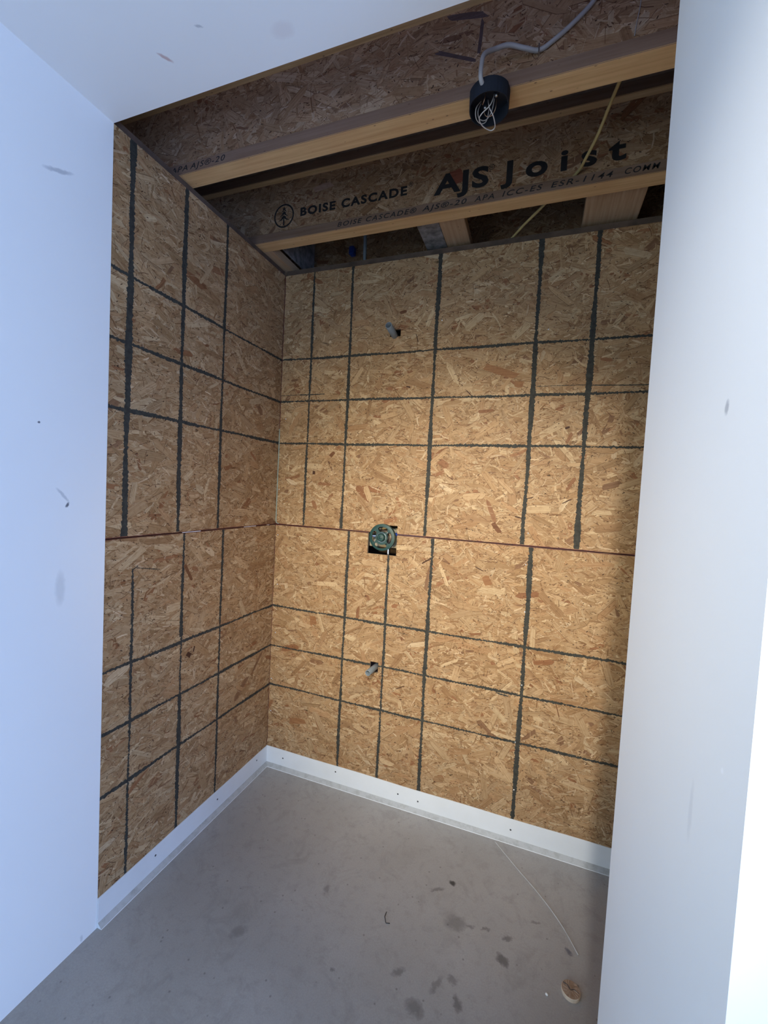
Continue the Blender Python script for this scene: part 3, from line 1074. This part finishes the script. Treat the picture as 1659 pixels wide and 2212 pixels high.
# metal sleeve seen right of the hub
bm = bmesh.new()
lathe(bm, [(.0200, .007), (.0222, .007), (.0222, -.050), (.0200, -.050)], VC, (0, -1, 0), 36, True)
bm_obj('sleeve', bm, M_CHROME, root, True)
bm = bmesh.new()
lathe(bm, [(.0001, -.045), (.030, -.045), (.034, -.050), (.034, -.085), (.0001, -.085)], VC, (0, -1, 0), 32)
bm_obj('valve_body', bm, M_BRASS, root, True)
tube_obj('inlet_pipe', [(.596, .035, 1.19), (.597, .033, 1.15), (.598, .034, 1.08), (.598, .036, .98)], .0085, M_CHROME, root)
tube_obj('inlet_pipe', [(.555, .035, 1.225), (.53, .034, 1.228), (.49, .035, 1.228), (.44, .036, 1.228)], .0085, M_CHROME, root)
tube_obj('inlet_pipe', [(.61, .030, 1.243), (.65, .026, 1.243), (.70, .030, 1.243), (.76, .030, 1.243)], .0075, M_BLUE, root)
for dx, dz in ((.020, .017), (.017, -.021)):
    bm = bmesh.new()
    lathe(bm, [(.0001, .0075), (.0028, .0070), (.0034, .0040), (.0034, .0)], VC + Vector((dx * 1.35, 0, dz * 1.35)), (0, -1, 0), 14)
    bm_obj('screw', bm, M_STEEL if dz > 0 else M_BLACKP, root, True)
# framing block behind the valve
tag(box_obj('valve_backing_block', (.40, .76, .055, .093, 1.175, 1.268), lumber('backing_lumber', (.46, .40, .28)), None, .002),
    'pale wood backing block seen behind the green valve guard', 'wood block')

# ================================================================== THINGS ON THE FLOOR
bm = bmesh.new()
c = Vector((1.4155, -.4995, 0.0003))
R = random.Random(3)
N = 36
rg = []
for r, h in ((.0255, 0), (.0262, .002), (.0262, .0105), (.0252, .0118)):
    rg.append([bm.verts.new(c + Vector((r * math.cos(k * 2 * math.pi / N) * (1 + .01 * math.sin(3 * k)), r * math.sin(k * 2 * math.pi / N), h))) for k in range(N)])
for i in range(3):
    for k in range(N):
        bm.faces.new((rg[i][k], rg[i][(k + 1) % N], rg[i + 1][(k + 1) % N], rg[i + 1][k])).material_index = 1
bm.faces.new(rg[0][::-1]).material_index = 1
inner = [[bm.verts.new(c + Vector((.0252 * f * math.cos(k * 2 * math.pi / N), .0252 * f * math.sin(k * 2 * math.pi / N),
                                   .0118 + R.uniform(-.0012, .0012)))) for k in range(N)] for f in (.75, .5, .25)]
prev = rg[-1]
for ring in inner:
    for k in range(N):
        bm.faces.new((prev[k], prev[(k + 1) % N], ring[(k + 1) % N], ring[k]))
    prev = ring
bm.faces.new(prev)
# a crack across the face
o = bm_obj('wood_plug', bm, [M_PLUG, M_PLUGS])
tag(o, 'round cut-out wood plug lying on the floor near the right stub wall', 'wood plug')
bm = bmesh.new()
crk = [Vector((1.3955, -.487, .0122)), Vector((1.408, -.492, .0125)), Vector((1.414, -.502, .0125)), Vector((1.424, -.497, .0125)), Vector((1.437, -.503, .0122))]
tube(bm, crk, .0011, 6)
k = bm_obj('crack', bm, M_HOLE, None)
k.parent = o

tag(tube_obj('string', [(1.1575, -.034, .0030), (1.205, -.084, .0030), (1.2607, -.1415, .0030), (1.318, -.198, .0030), (1.3688, -.2553, .0030), (1.411, -.315, .0030), (1.4459, -.3796, .0030)],
             .0018, M_STRING, None, 8, 8), 'long thin pale string lying across the floor from the base trim', 'string')
tag(tube_obj('bent_staple', [(.8379, -.4864, .0017), (.8375, -.5030, .0017), (.8385, -.505, .0017), (.8480, -.5208, .0017), (.8495, -.5218, .0017), (.861, -.5179, .0017)],
             .0013, M_HOLE, None, 3, 6, False), 'small dark bent staple lying alone in mid floor', 'staple')
bm = bmesh.new()
bmesh.ops.create_icosphere(bm, subdivisions=2, radius=.0042)
for v in bm.verts:
    v.co = Vector((v.co.x * R.uniform(.85, 1.15), v.co.y * R.uniform(.85, 1.1), v.co.z * .7)) + Vector((1.3496, -.5321, .0031))
tag(bm_obj('pebble', bm, M_PEB, None, True), 'tiny white pebble on the floor left of the round wood plug', 'pebble')
